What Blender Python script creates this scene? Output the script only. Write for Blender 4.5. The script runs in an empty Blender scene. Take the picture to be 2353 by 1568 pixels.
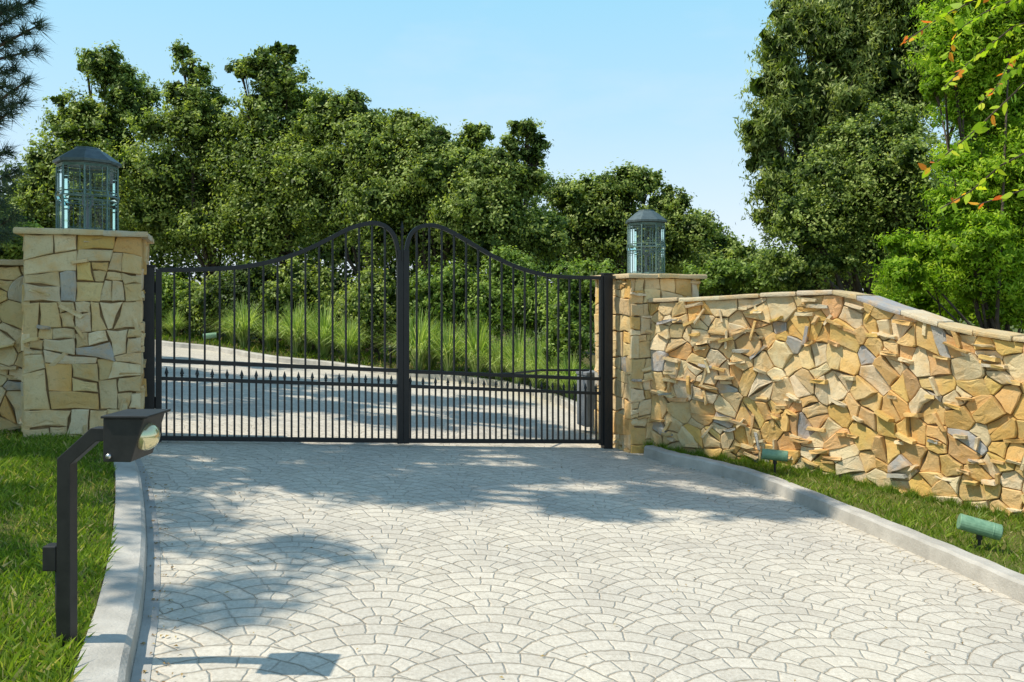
import bpy, math, random
import numpy as np
from mathutils import Vector
random.seed(7); rng=np.random.default_rng(11)
F=1830.0; CX=1176.0; HY=700.0; CH=1.6
scene=bpy.context.scene; COL=scene.collection
# ---------------------------------------------------------------- terrain
def g(x,y):
    return -0.078*np.clip(x,-25,25)-0.015*np.clip(y,-10,60)
def site(px,py,D):
    return Vector(((px-CX)/F*D, D, CH-(py-HY)/F*D))
def G(px,py,h=0.0):
    den=(py-HY)/F-0.078*(px-CX)/F-0.015
    D=(CH-h)/den
    x=(px-CX)/F*D
    return (x,D)
# ---------------------------------------------------------------- materials
def newmat(name):
    m=bpy.data.materials.new(name); m.use_nodes=True
    nt=m.node_tree; nt.nodes.clear()
    out=nt.nodes.new('ShaderNodeOutputMaterial')
    return m,nt,out
class NB:
    def __init__(s,nt): s.nt=nt
    def n(s,t,**k):
        nd=s.nt.nodes.new(t)
        for a,b in k.items(): setattr(nd,a,b)
        return nd
    def put(s,inp,v):
        if hasattr(v,'is_linked'): s.nt.links.new(v,inp)
        else: inp.default_value=v
    def m(s,op,a,b=None,c=None):
        nd=s.nt.nodes.new('ShaderNodeMath'); nd.operation=op
        s.put(nd.inputs[0],a)
        if b is not None: s.put(nd.inputs[1],b)
        if c is not None: s.put(nd.inputs[2],c)
        return nd.outputs[0]
    def sel(s,t,a,b):  # t?a:b
        return s.m('ADD',s.m('MULTIPLY',t,a),s.m('MULTIPLY',s.m('SUBTRACT',1.0,t),b))
    def noise(s,scale,detail=4,rough=0.55,vec=None):
        nd=s.nt.nodes.new('ShaderNodeTexNoise')
        nd.inputs['Scale'].default_value=scale; nd.inputs['Detail'].default_value=detail
        nd.inputs['Roughness'].default_value=rough
        if vec is not None: s.nt.links.new(vec,nd.inputs['Vector'])
        return nd.outputs['Fac']
    def ramp(s,fac,stops):
        nd=s.nt.nodes.new('ShaderNodeValToRGB'); cr=nd.color_ramp
        while len(cr.elements)<len(stops): cr.elements.new(0.5)
        for e,(p,c) in zip(cr.elements,stops):
            e.position=p; e.color=(c[0],c[1],c[2],1)
        s.put(nd.inputs[0],fac); return nd.outputs[0]
    def mix(s,f,a,b,mode='MIX'):
        nd=s.nt.nodes.new('ShaderNodeMix'); nd.data_type='RGBA'; nd.blend_type=mode
        s.put(nd.inputs[0],f)
        for i,v in ((6,a),(7,b)):
            if isinstance(v,tuple): v=(v[0],v[1],v[2],1)
            s.put(nd.inputs[i],v)
        return nd.outputs[2]
    def bump(s,h,st=0.5,dist=0.01):
        nd=s.nt.nodes.new('ShaderNodeBump'); nd.inputs['Strength'].default_value=st
        nd.inputs['Distance'].default_value=dist; s.put(nd.inputs['Height'],h); return nd.outputs[0]
    def bsdf(s,col,rough=0.8,metal=0.0,normal=None,spec=0.3):
        nd=s.nt.nodes.new('ShaderNodeBsdfPrincipled')
        if isinstance(col,tuple): col=(col[0],col[1],col[2],1)
        s.put(nd.inputs['Base Color'],col); s.put(nd.inputs['Roughness'],rough)
        nd.inputs['Metallic'].default_value=metal
        nd.inputs['Specular IOR Level'].default_value=spec
        if normal is not None: s.nt.links.new(normal,nd.inputs['Normal'])
        return nd.outputs[0]
    def pos(s):
        return s.nt.nodes.new('ShaderNodeNewGeometry').outputs['Position']

def simple(name,c1,c2,scale=8,rough=0.8,metal=0,bump=0.3,bs=60,spec=0.3,dist=0.004):
    m,nt,out=newmat(name); b=NB(nt); p=b.pos()
    f=b.noise(scale,6,0.65,p)
    col=b.mix(b.m('MULTIPLY_ADD',f,2.2,-0.6),c1,c2)
    nt.nodes[-1].clamp_factor=True
    nrm=b.bump(b.noise(bs,5,0.6,p),bump,dist)
    nt.links.new(b.bsdf(col,rough,metal,nrm,spec),out.inputs[0]); return m

def leafmat(name,stops,trans=0.35,spec=0.25):
    m,nt,out=newmat(name); b=NB(nt)
    at=b.n('ShaderNodeAttribute'); at.attribute_name='var'
    col=b.ramp(at.outputs['Fac'],stops)
    pr=b.bsdf(col,0.5,0,None,spec)
    tr=b.n('ShaderNodeBsdfTranslucent')
    tc=b.mix(1.0,col,(1.5,1.55,0.6),'MULTIPLY'); nt.links.new(tc,tr.inputs[0])
    mx=b.n('ShaderNodeMixShader'); mx.inputs[0].default_value=trans
    nt.links.new(pr,mx.inputs[1]); nt.links.new(tr.outputs[0],mx.inputs[2])
    nt.links.new(mx.outputs[0],out.inputs[0]); return m

M={}
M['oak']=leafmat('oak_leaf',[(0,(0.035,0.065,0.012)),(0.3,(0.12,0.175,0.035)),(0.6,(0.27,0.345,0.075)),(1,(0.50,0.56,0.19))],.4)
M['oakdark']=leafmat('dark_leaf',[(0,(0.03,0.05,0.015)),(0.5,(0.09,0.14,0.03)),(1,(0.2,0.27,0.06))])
M['euc']=leafmat('eucalyptus_leaf',[(0,(0.05,0.085,0.018)),(0.35,(0.17,0.225,0.055)),(0.65,(0.33,0.39,0.11)),(1,(0.54,0.58,0.24))],.45)
M['bright']=leafmat('bright_leaf',[(0,(0.11,0.20,0.012)),(0.5,(0.30,0.47,0.03)),(1,(0.56,0.66,0.07))],0.5)
M['shrub']=leafmat('shrub_leaf',[(0,(0.06,0.10,0.015)),(0.5,(0.19,0.29,0.05)),(1,(0.38,0.48,0.12))],0.4)
M['yellow']=leafmat('young_leaf',[(0,(0.20,0.36,0.02)),(0.55,(0.42,0.55,0.03)),(0.8,(0.66,0.62,0.04)),(0.9,(0.70,0.28,0.03)),(1,(0.65,0.12,0.04))],0.5)
M['pine']=leafmat('pine_needle',[(0,(0.02,0.045,0.03)),(1,(0.08,0.13,0.07))],0.15)
M['grass']=leafmat('lawn_blade',[(0,(0.07,0.13,0.012)),(0.6,(0.19,0.285,0.03)),(0.9,(0.33,0.42,0.06)),(1,(0.46,0.40,0.18))],0.4)
M['fgrass']=leafmat('fountain_blade',[(0,(0.08,0.16,0.03)),(0.5,(0.27,0.39,0.09)),(1,(0.66,0.72,0.34))],0.35)
M['litter']=leafmat('dry_leaf',[(0,(0.16,0.09,0.03)),(0.6,(0.35,0.22,0.08)),(1,(0.5,0.38,0.16))],0.2)
M['bark']=simple('bark',(0.05,0.038,0.028),(0.13,0.10,0.075),9,0.9,0,0.8,40,0.2,0.02)
M['iron']=simple('black_iron',(0.009,0.009,0.010),(0.016,0.016,0.016),20,0.42,0.2,0.1,200,0.5,0.001)
M['bronze']=simple('dark_bronze_paint',(0.016,0.016,0.016),(0.034,0.033,0.031),14,0.5,0.3,0.15,180,0.5,0.001)
M['verd']=simple('verdigris_metal',(0.08,0.135,0.125),(0.20,0.30,0.27),25,0.55,0.3,0.3,120,0.4,0.002)
M['roofm']=simple('lantern_roof_metal',(0.055,0.08,0.085),(0.12,0.16,0.16),18,0.5,0.3,0.3,120,0.4,0.002)
M['spot']=simple('green_paint',(0.11,0.22,0.13),(0.22,0.37,0.23),30,0.5,0.0,0.1,150,0.5,0.001)
M['grey']=simple('grey_box_paint',(0.16,0.17,0.18),(0.22,0.23,0.24),10,0.6,0.0,0.1,150,0.4,0.001)
M['conc']=simple('kerb_concrete',(0.32,0.295,0.255),(0.58,0.54,0.475),3,0.9,0,0.7,60,0.2,0.008)
M['gutter']=simple('gutter_concrete',(0.30,0.285,0.26),(0.48,0.455,0.41),4,0.9,0,0.6,80,0.2,0.006)
M['mortar']=simple('mortar',(0.22,0.145,0.075),(0.38,0.27,0.15),14,0.95,0,0.8,60,0.1,0.01)
M['soil']=simple('soil',(0.07,0.08,0.025),(0.16,0.12,0.06),3,0.95,0,0.8,30,0.1,0.03)
M['field']=simple('field',(0.06,0.09,0.02),(0.14,0.15,0.05),0.6,0.95,0,0.5,5,0.1,0.05)
M['lawnbase']=simple('lawn_base',(0.06,0.10,0.012),(0.17,0.15,0.05),4,0.95,0,0.8,40,0.1,0.02)
m,nt,out=newmat('lantern_glass'); b=NB(nt)
t=b.n('ShaderNodeBsdfTransparent'); t.inputs[0].default_value=(0.95,0.985,0.975,1)
gl=b.n('ShaderNodeBsdfGlossy'); gl.inputs['Roughness'].default_value=0.03; gl.inputs[0].default_value=(0.9,1.0,0.97,1)
fz=b.n('ShaderNodeFresnel'); fz.inputs[0].default_value=1.3
mx=b.n('ShaderNodeMixShader'); nt.links.new(fz.outputs[0],mx.inputs[0])
nt.links.new(t.outputs[0],mx.inputs[1]); nt.links.new(gl.outputs[0],mx.inputs[2]); nt.links.new(mx.outputs[0],out.inputs[0]); M['glass']=m
m,nt,out=newmat('camera_dome'); b=NB(nt)
nt.links.new(b.bsdf((0.75,0.66,0.40),0.12,0.7,None,0.6),out.inputs[0]); M['dome']=m
# stone
m,nt,out=newmat('flagstone'); b=NB(nt); p=b.pos()
at=b.n('ShaderNodeAttribute'); at.attribute_name='tint'
n1=b.noise(7,7,0.65,p); n2=b.noise(28,6,0.7,p)
fac=b.ramp(n1,[(0.48,(0,0,0)),(0.72,(0.65,0.65,0.65))])
c=b.mix(fac,at.outputs['Color'],(0.64,0.35,0.10))
c=b.mix(b.ramp(b.noise(3.1,3,0.5,p),[(0.5,(0,0,0)),(0.74,(0.4,0.4,0.4))]),c,(0.76,0.62,0.40))
c=b.mix(b.ramp(n2,[(0.3,(0.5,0.5,0.5)),(0.46,(0,0,0))]),c,(0.36,0.24,0.12))
nrm=b.bump(b.m('ADD',b.m('MULTIPLY',n1,1.5),b.noise(60,6,0.7,p)),0.75,0.012)
nt.links.new(b.bsdf(c,0.9,0,nrm,0.15),out.inputs[0]); M['stone']=m
# pavers : European fan, rows of overlapping scallops
def paver_mat():
    m,nt,out=newmat('fan_paving'); b=NB(nt); p=b.pos()
    R=0.58; n=5.0; hgap=0.5
    sx=b.n('ShaderNodeSeparateXYZ'); nt.links.new(p,sx.inputs[0])
    w1=b.m('MULTIPLY_ADD',b.noise(1.6,2,0.5,p),0.12,-0.06)
    w3=b.m('MULTIPLY_ADD',b.noise(14,2,0.5,p),0.05,-0.025)
    off=b.n('ShaderNodeVectorMath'); off.operation='ADD'; off.inputs[1].default_value=(13.7,5.1,2)
    nt.links.new(p,off.inputs[0])
    w2=b.m('MULTIPLY_ADD',b.noise(1.6,2,0.5,off.outputs[0]),0.12,-0.06)
    w4=b.m('MULTIPLY_ADD',b.noise(14,2,0.5,off.outputs[0]),0.05,-0.025)
    ca,sa=math.cos(0.12),math.sin(0.12)
    X=b.m('ADD',b.m('MULTIPLY',sx.outputs[0],ca),b.m('MULTIPLY',sx.outputs[1],sa))
    Y=b.m('SUBTRACT',b.m('MULTIPLY',sx.outputs[1],ca),b.m('MULTIPLY',sx.outputs[0],sa))
    Uc=b.m('ADD',b.m('DIVIDE',X,R),b.m('ADD',w1,w3)); V=b.m('ADD',b.m('DIVIDE',Y,R),b.m('ADD',w2,w4))
    Uc=b.m('ADD',Uc,100.3); V=b.m('DIVIDE',b.m('ADD',V,100.0),hgap)
    j=b.m('FLOOR',V); v=b.m('MULTIPLY',b.m('SUBTRACT',V,j),hgap); par=b.m('MODULO',j,2.0)
    u0=b.m('SUBTRACT',Uc,par); k0=b.m('FLOOR',b.m('ADD',b.m('DIVIDE',u0,2.0),0.5)); du0=b.m('SUBTRACT',u0,b.m('MULTIPLY',k0,2.0))
    u1=b.m('SUBTRACT',u0,1.0); k1=b.m('FLOOR',b.m('ADD',b.m('DIVIDE',u1,2.0),0.5)); du1=b.m('SUBTRACT',u1,b.m('MULTIPLY',k1,2.0))
    va=b.m('ADD',v,hgap); vc=b.m('SUBTRACT',v,hgap)
    def rad(a,c): return b.m('SQRT',b.m('ADD',b.m('MULTIPLY',a,a),b.m('MULTIPLY',c,c)))
    ra=rad(du1,va); r0=rad(du0,v); rc=rad(du1,vc)
    A=b.m('LESS_THAN',ra,1.0); Bm=b.m('LESS_THAN',r0,1.0)
    ring=b.sel(A,ra,b.sel(Bm,r0,rc)); dx=b.sel(A,du1,b.sel(Bm,du0,du1)); dy=b.sel(A,va,b.sel(Bm,v,vc))
    ang=b.m('ARCTAN2',dx,dy)
    rn=b.m('MULTIPLY',ring,n); idx=b.m('FLOOR',rn); rf=b.m('SUBTRACT',rn,idx)
    cnt=b.m('MAXIMUM',1.0,b.m('ROUND',b.m('MULTIPLY',b.m('ADD',idx,0.5),2.4)))
    ac=b.m('ADD',b.m('MULTIPLY',b.m('DIVIDE',ang,math.pi),cnt),b.m('MULTIPLY',idx,0.37))
    ac=b.m('ADD',ac,50.0)
    ai=b.m('FLOOR',ac); af=b.m('SUBTRACT',ac,ai)
    dr=b.m('MULTIPLY',b.m('MINIMUM',rf,b.m('SUBTRACT',1.0,rf)),R/n)
    da=b.m('MULTIPLY',b.m('MINIMUM',af,b.m('SUBTRACT',1.0,af)),b.m('MULTIPLY',b.m('DIVIDE',math.pi*R,cnt),ring))
    da=b.m('ADD',da,0.0019)
    d=b.m('MINIMUM',dr,da)
    ba=b.m('MULTIPLY',b.m('ABSOLUTE',b.m('SUBTRACT',ra,1.0)),R); b0=b.m('MULTIPLY',b.m('ABSOLUTE',b.m('SUBTRACT',r0,1.0)),R)
    nb=b.sel(A,1.0,b.sel(Bm,ba,b.m('MINIMUM',ba,b0)))
    d=b.m('MINIMUM',d,nb)
    wid=b.m('MULTIPLY_ADD',b.noise(6,3,0.6,p),0.006,0.0012)
    mr=b.n('ShaderNodeMapRange'); mr.interpolation_type='SMOOTHSTEP'
    nt.links.new(d,mr.inputs[0]); mr.inputs[1].default_value=0.0006; nt.links.new(wid,mr.inputs[2])
    jm=mr.outputs[0]
    mr2=b.n('ShaderNodeMapRange'); mr2.interpolation_type='SMOOTHSTEP'
    nt.links.new(d,mr2.inputs[0]); mr2.inputs[1].default_value=0.0; mr2.inputs[2].default_value=0.012
    cv=b.n('ShaderNodeCombineXYZ')
    row=b.m('ADD',j,b.sel(A,-1.0,b.sel(Bm,0.0,1.0)))
    cu=b.sel(A,k1,b.sel(Bm,b.m('ADD',k0,0.5),k1))
    nt.links.new(b.m('ADD',cu,b.m('MULTIPLY',row,7.31)),cv.inputs[0])
    nt.links.new(idx,cv.inputs[1]); nt.links.new(ai,cv.inputs[2])
    wn=b.n('ShaderNodeTexWhiteNoise'); nt.links.new(cv.outputs[0],wn.inputs[0])
    rv=wn.outputs['Value']
    col=b.ramp(rv,[(0,(0.57,0.515,0.43)),(0.5,(0.62,0.565,0.475)),(1,(0.66,0.60,0.505))])
    st=b.ramp(b.noise(0.8,5,0.6,p),[(0.35,(0.87,0.87,0.88)),(0.65,(1.03,1.02,1.0))])
    col=b.mix(1.0,col,st,'MULTIPLY')
    sp=b.ramp(b.noise(45,6,0.75,p),[(0.3,(0.74,0.72,0.69)),(0.6,(1.05,1.05,1.05))])
    col=b.mix(1.0,col,sp,'MULTIPLY')
    jc=b.mix(b.noise(5,3,0.5,p),(0.09,0.065,0.04),(0.36,0.29,0.20))
    js=b.m('MULTIPLY',b.m('SUBTRACT',1.0,jm),0.92)
    col=b.mix(js,col,jc)
    h=b.m('ADD',b.m('MULTIPLY',mr2.outputs[0],1.0),b.m('MULTIPLY',b.noise(70,5,0.7,p),0.35))
    h=b.m('ADD',h,b.m('MULTIPLY',rv,0.25))
    nrm=b.bump(h,0.8,0.010)
    nt.links.new(b.bsdf(col,0.85,0,nrm,0.2),out.inputs[0]); return m
M['paver']=paver_mat()

# ---------------------------------------------------------------- object helpers
def empty(name,loc,label=None,cat=None,group=None):
    o=bpy.data.objects.new(name,None); o.location=loc; COL.objects.link(o); o.empty_display_size=0.2
    if label: o['label']=label
    if cat: o['category']=cat
    if group: o['group']=group
    return o
def meshobj(name,verts,faces,mat,parent=None,smooth=False,tint=None,var=None,origin=None):
    verts=np.asarray(verts,dtype=float)
    if parent is not None: org=np.array(parent.matrix_basis.translation)
    elif origin is not None: org=np.array(origin)
    else: org=np.zeros(3)
    me=bpy.data.meshes.new(name)
    me.from_pydata((verts-org).tolist(),[],faces)
    if smooth: me.polygons.foreach_set('use_smooth',[True]*len(faces))
    if tint is not None:
        a=me.attributes.new('tint','FLOAT_COLOR','FACE'); a.data.foreach_set('color',np.asarray(tint,dtype=np.float32).ravel())
    if var is not None:
        a=me.attributes.new('var','FLOAT','FACE'); a.data.foreach_set('value',np.asarray(var,dtype=np.float32))
    me.materials.append(mat); me.update()
    o=bpy.data.objects.new(name,me); COL.objects.link(o)
    if parent is not None: o.parent=parent
    elif origin is not None: o.location=origin
    return o
def fastquads(name,V,mat,parent=None,var=None,k=4,faces=None):
    N=V.shape[0]; 
    org=np.array(parent.matrix_basis.translation) if parent is not None else np.zeros(3)
    co=(V-org).reshape(-1,3).astype(np.float32)
    if faces is None: faces=[list(range(k))]
    pat=np.concatenate([np.array(f) for f in faces])
    loops=(np.arange(N)[:,None]*k+pat[None]).ravel().astype(np.int32)
    sizes=np.tile(np.array([len(f) for f in faces]),N)
    starts=np.concatenate([[0],np.cumsum(sizes)[:-1]]).astype(np.int32)
    me=bpy.data.meshes.new(name)
    me.vertices.add(len(co)); me.vertices.foreach_set('co',co.ravel())
    me.loops.add(len(loops)); me.loops.foreach_set('vertex_index',loops)
    me.polygons.add(len(starts)); me.polygons.foreach_set('loop_start',starts)
    me.update(calc_edges=True)
    if var is not None:
        vv=np.repeat(var,len(faces)).astype(np.float32)
        a=me.attributes.new('var','FLOAT','FACE'); a.data.foreach_set('value',vv)
    me.materials.append(mat)
    o=bpy.data.objects.new(name,me); COL.objects.link(o)
    if parent is not None: o.parent=parent
    return o
class MB:
    def __init__(s): s.v=[];s.f=[];s.t=[]
    def add(s,vs,fs,t=None):
        o=len(s.v); s.v+= [tuple(x) for x in vs]; s.f+=[tuple(i+o for i in f) for f in fs]
        if t is not None: s.t+= [t]*len(fs)
    def box(s,c,ax,ay,az,t=None):
        c=Vector(c);vs=[c+ax*i+ay*j+az*k for k in(-1,1) for j in(-1,1) for i in(-1,1)]
        s.add(vs,[(0,2,3,1),(4,5,7,6),(0,1,5,4),(2,6,7,3),(0,4,6,2),(1,3,7,5)],t)
    def tube(s,pts,rad,n=8,cap=True,phase=0.0,up=None):
        pts=[Vector(p) for p in pts]
        if not hasattr(rad,'__len__'): rad=[rad]*len(pts)
        rings=[]
        ref=Vector(up) if up is not None else Vector((0.13,0.31,0.94)).normalized()
        for i,p in enumerate(pts):
            if i==0: d=pts[1]-pts[0]
            elif i==len(pts)-1: d=pts[-1]-pts[-2]
            else: d=(pts[i+1]-p).normalized()+(p-pts[i-1]).normalized()
            d.normalize()
            a=d.cross(ref)
            if a.length<1e-3: a=d.cross(Vector((1,0,0)))
            a.normalize(); b2=d.cross(a).normalized()
            rings.append([p+(a*math.cos(2*math.pi*(q+phase)/n)+b2*math.sin(2*math.pi*(q+phase)/n))*rad[i] for q in range(n)])
        vs=[v for r in rings for v in r]; fs=[]
        for i in range(len(pts)-1):
            for q in range(n):
                fs.append((i*n+q,i*n+(q+1)%n,(i+1)*n+(q+1)%n,(i+1)*n+q))
        if cap: fs.append(tuple(range(n))[::-1]); fs.append(tuple((len(pts)-1)*n+q for q in range(n)))
        s.add(vs,fs)
    def obj(s,name,mat,parent=None,smooth=False,bevel=0.0,origin=None):
        o=meshobj(name,s.v,s.f,mat,parent,smooth,tint=s.t if s.t else None,origin=origin)
        if bevel>0:
            md=o.modifiers.new('b','BEVEL'); md.width=bevel; md.segments=2; md.limit_method='ANGLE'
        return o
Z=Vector((0,0,1))
# ---------------------------------------------------------------- camera, light, world
cam=bpy.data.cameras.new('camera'); co=bpy.data.objects.new('camera',cam); COL.objects.link(co)
co.location=(0,0,CH); co.rotation_euler=(math.radians(90),0,0)
cam.sensor_width=36; cam.lens=F/2353*36; cam.shift_y=(HY-784)/2353; cam.clip_end=3000; cam.clip_start=0.05
scene.camera=co
Ld=Vector((0.61,0.165,-1.0)).normalized()
sl=bpy.data.lights.new('sun','SUN'); sl.energy=5.0; sl.angle=math.radians(0.6); sl.color=(1.0,0.935,0.80)
so=bpy.data.objects.new('sun',sl); COL.objects.link(so); so.rotation_euler=Ld.to_track_quat('-Z','Y').to_euler(); so.location=(-10,-3,20)
wd=bpy.data.worlds.new('World'); scene.world=wd; wd.use_nodes=True
nt=wd.node_tree; nt.nodes.clear(); b=NB(nt)
wo=b.n('ShaderNodeOutputWorld'); bg=b.n('ShaderNodeBackground'); sk=b.n('ShaderNodeTexSky'); sk.sky_type='NISHITA'; sk.sun_disc=False
sk.sun_elevation=math.radians(57.7); sk.sun_rotation=math.atan2(-0.61,-0.165); sk.air_density=1.0; sk.dust_density=1.2; sk.ozone_density=1.5
tc=b.n('ShaderNodeTexCoord')
sep=b.n('ShaderNodeSeparateXYZ'); nt.links.new(tc.outputs['Generated'],sep.inputs[0])
haze=b.ramp(sep.outputs[2],[(0.0,(0.84,0.90,0.97)),(0.10,(0.72,0.86,0.97)),(0.22,(0.50,0.78,0.96)),(0.38,(0.34,0.72,0.95)),(0.8,(0.24,0.45,0.74))])
hz=b.n('ShaderNodeVectorMath'); hz.operation='SCALE'; nt.links.new(haze,hz.inputs[0]); hz.inputs['Scale'].default_value=7.7
skc=b.mix(0.87,sk.outputs[0],hz.outputs[0])
mp=b.n('ShaderNodeMapping'); mp.inputs['Scale'].default_value=(1,1,3.0); nt.links.new(tc.outputs['Generated'],mp.inputs[0])
cl=b.ramp(b.noise(2.3,6,0.55,mp.outputs[0]),[(0.56,(0,0,0)),(0.8,(0.28,0.28,0.28))])
skc=b.mix(cl,skc,(6.4,6.5,6.7))
nt.links.new(skc,bg.inputs[0]); bg.inputs[1].default_value=0.145; nt.links.new(bg.outputs[0],wo.inputs[0])
scene.view_settings.view_transform='Standard'; scene.view_settings.look='None'; scene.view_settings.exposure=0

# ---------------------------------------------------------------- ground, road, lawns
xs=[-1500,-400,-120,-60,-25,-10,0,10,25,60,120,400,1500]; ys=[-200,-60,-10,10,30,60,120,400,1500]
vs=[(x,y,float(g(x,y))-0.04) for y in ys for x in xs]
fs=[(j*len(xs)+i,j*len(xs)+i+1,(j+1)*len(xs)+i+1,(j+1)*len(xs)+i) for j in range(len(ys)-1) for i in range(len(xs)-1)]
o=meshobj('ground',vs,fs,M['field']); o['kind']='structure'
def flat(name,poly,h,mat,kind='structure'):
    vs=[(x,y,float(g(x,y))+h) for x,y in poly]
    o=meshobj(name,vs,[tuple(range(len(vs)))],mat)
    if kind: o['kind']=kind
    return o
flat('driveway',[(-24,-6),(9,-6),(9,26),(-24,26)],0.0,M['paver'])
def smooth_path(pts,n=8):
    P=[Vector((p[0],p[1],0)) for p in pts]; out=[]
    for i in range(len(P)-1):
        p0=P[max(i-1,0)];p1=P[i];p2=P[i+1];p3=P[min(i+2,len(P)-1)]
        for k in range(n):
            t=k/n
            q=0.5*((2*p1)+(p2-p0)*t+(2*p0-5*p1+4*p2-p3)*t*t+(3*p1-p0-3*p2+p3)*t**3)
            out.append((q.x,q.y))
    out.append((P[-1].x,P[-1].y)); return out
def offset(path,d):
    out=[]
    for i,p in enumerate(path):
        a=path[max(i-1,0)];c=path[min(i+1,len(path)-1)]
        t=Vector((c[0]-a[0],c[1]-a[1])).normalized()
        out.append((p[0]-t.y*d,p[1]+t.x*d))
    return out
def kerb(name,path,w,h,label):
    sg=float(np.sign(w))
    e=[path,offset(path,0.012*sg),offset(path,0.035*sg),offset(path,w-0.02*sg),offset(path,w)]
    hh=[-0.03,h-0.02,h,h+0.005,-0.03]
    n=len(path); vs=[]
    for k in range(5):
        for i,(x,y) in enumerate(e[k]):
            jit=0.003*math.sin(i*1.7+k)
            vs.append((x,y,float(g(x,y))+hh[k]+(jit if 0<k<4 else 0)))
    fs=[(k*n+i,k*n+i+1,(k+1)*n+i+1,(k+1)*n+i) for k in range(4) for i in range(n-1)]
    fs+=[tuple(k*n for k in range(5)),tuple(k*n+n-1 for k in range(5))[::-1]]
    o=meshobj(name,vs,fs,M['conc']); o['kind']='structure'; return o
lk=[G(288,1030),G(312,1075),G(328,1130),G(338,1250),G(330,1400),G(300,1568),(-1.33,2.7),(-1.10,2.0),(-0.95,1.0),(-0.95,-4.0)]
lk=smooth_path(lk); kerb('kerb',lk,-0.21,0.10,'')
gt=offset(lk,0.07); n_=len(lk)
vs=[(x,y,float(g(x,y))+0.004) for x,y in lk]+[(x,y,float(g(x,y))+0.004) for x,y in gt]
o=meshobj('gutter',vs,[(i,n_+i,n_+i+1,i+1) for i in range(n_-1)],M['gutter']); o['kind']='structure'
rk=[G(1478,1049),G(1540,1068),G(1620,1085),G(1740,1120),G(1950,1208),G(2150,1295),G(2353,1388)]
ddx,ddy=(rk[-1][0]-rk[-2][0]),(rk[-1][1]-rk[-2][1])
rk.append((rk[-1][0]+ddx*1.5,rk[-1][1]+ddy*1.5)); rk.append((rk[-1][0]+ddx*3,rk[-1][1]+ddy*4))
rk=smooth_path(rk); kerb('kerb',rk,0.17,0.13,'')
fk=[(1.62,10.55),G(1345,985),G(1322,950),G(1250,918),G(1150,890),G(1000,872),G(860,858),G(740,842),G(620,830),G(480,806),G(370,795),(-12.5,24.3),(-17,26)]
fk=smooth_path(fk); kerb('kerb',fk,-0.2,0.13,'')
# ---------------------------------------------------------------- gate line
P0=Vector((-3.65,8.3,0)); U=Vector((4.76,1.9,0)).normalized(); N=Vector((U.y,-U.x,0))
def gs(px):
    t=(px-CX)/F; return (t*P0.y-P0.x)/(U.x-t*U.y)
def gp(px,py,n=0.0):
    s=gs(px); p=P0+U*s; z=CH-(py-HY)/F*p.y
    q=p+N*n; return Vector((q.x,q.y,z))
CLr=P0-U*0.17+N*0.30
CRl=P0+U*gs(1378)+U*0.26+N*0.32
WP=1.03; DP=0.95
wall_px=[(1496,1033),(1600,1043),(1750,1063),(1850,1083),(1950,1102),(2100,1137),(2230,1165),(2353,1192)]
wb=[G(a,c,0.1) for a,c in wall_px]; wb[0]=tuple((CRl+U*0.30+N*0.0)[:2])
dx,dy=wb[-1][0]-wb[-3][0],wb[-1][1]-wb[-3][1]
wb+= [(wb[-1][0]+dx,wb[-1][1]+dy),(wb[-1][0]+2*dx,wb[-1][1]+2.2*dy)]
wpath=smooth_path(wb,10)
lp=offset(lk,-0.20)
Lc=CLr-U*WP
left_poly=[(CLr.x,CLr.y+0.1)]+lp+[(-14,-4),(-14,5.0),(Lc.x-6,Lc.y-1.6),(Lc.x,Lc.y+0.4)]
flat('lawn',left_poly,0.075,M['lawnbase'])
rp=offset(rk,0.16)
right_poly=rp+[(wpath[-1][0]+.1,wpath[-1][1]+.1)]+[(x+0.05,y+0.05) for x,y in wpath[::-1]]
flat('lawn',right_poly,0.085,M['lawnbase'])
fp=offset(fk,-0.19)
back_poly=fp+[(-24,26.5),(-24.9,59),(24.9,59),(24.9,6),(wpath[-1][0]+.3,wpath[-1][1]+.15)]+[(x+0.15,y+0.15) for x,y in wpath[::-1]]
flat('planting_bank',back_poly,0.10,M['soil'])
def pip(P,poly):
    x,y=P[:,0],P[:,1]; ins=np.zeros(len(P),bool); n=len(poly)
    for i in range(n):
        x1,y1=poly[i];x2,y2=poly[(i+1)%n]
        if y1==y2: continue
        c=((y1>y)!=(y2>y))&(x<(x2-x1)*(y-y1)/(y2-y1)+x1); ins^=c
    return ins
def lawn_blades(name,poly,box,n,h,hb=(0.03,0.07),w=0.004,mat='grass',dark=0.0):
    P=np.stack([rng.uniform(box[0],box[1],n),rng.uniform(box[2],box[3],n)],1); P=P[pip(P,poly)]
    pat=np.sin(P[:,0]*3.1+np.sin(P[:,1]*2.3)*1.5)*np.cos(P[:,1]*2.7+P[:,0])
    keep=rng.random(len(P))<0.76+0.24*pat; P=P[keep]; pat=pat[keep]
    n=len(P); z=g(P[:,0],P[:,1])+h
    a=rng.uniform(0,2*np.pi,n); hh=rng.uniform(hb[0],hb[1],n)*(1+0.3*pat); lean=rng.normal(0,0.5,(n,2))*hh[:,None]
    tall=rng.random(n)<0.03; hh[tall]*=1.6
    d=np.stack([np.cos(a),np.sin(a)],1)*(w*rng.uniform(.7,1.5,n))[:,None]
    V=np.zeros((n,4,3)); V[:,0,:2]=P-d;V[:,1,:2]=P+d;V[:,0,2]=z;V[:,1,2]=z
    mid=P+lean*0.4; V[:,2,:2]=P+lean;V[:,2,2]=z+hh
    V[:,3,:2]=mid-d*0.9;V[:,3,2]=z+hh*0.6
    var=np.clip(rng.normal(0.45-dark,0.22,n)+0.15*pat,0,0.93); dry=rng.random(n)<0.08+0.12*(pat<-0.5); var[dry]=1.0
    o=fastquads(name,V,M[mat],None,var); o['kind']='stuff'; return o
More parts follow.
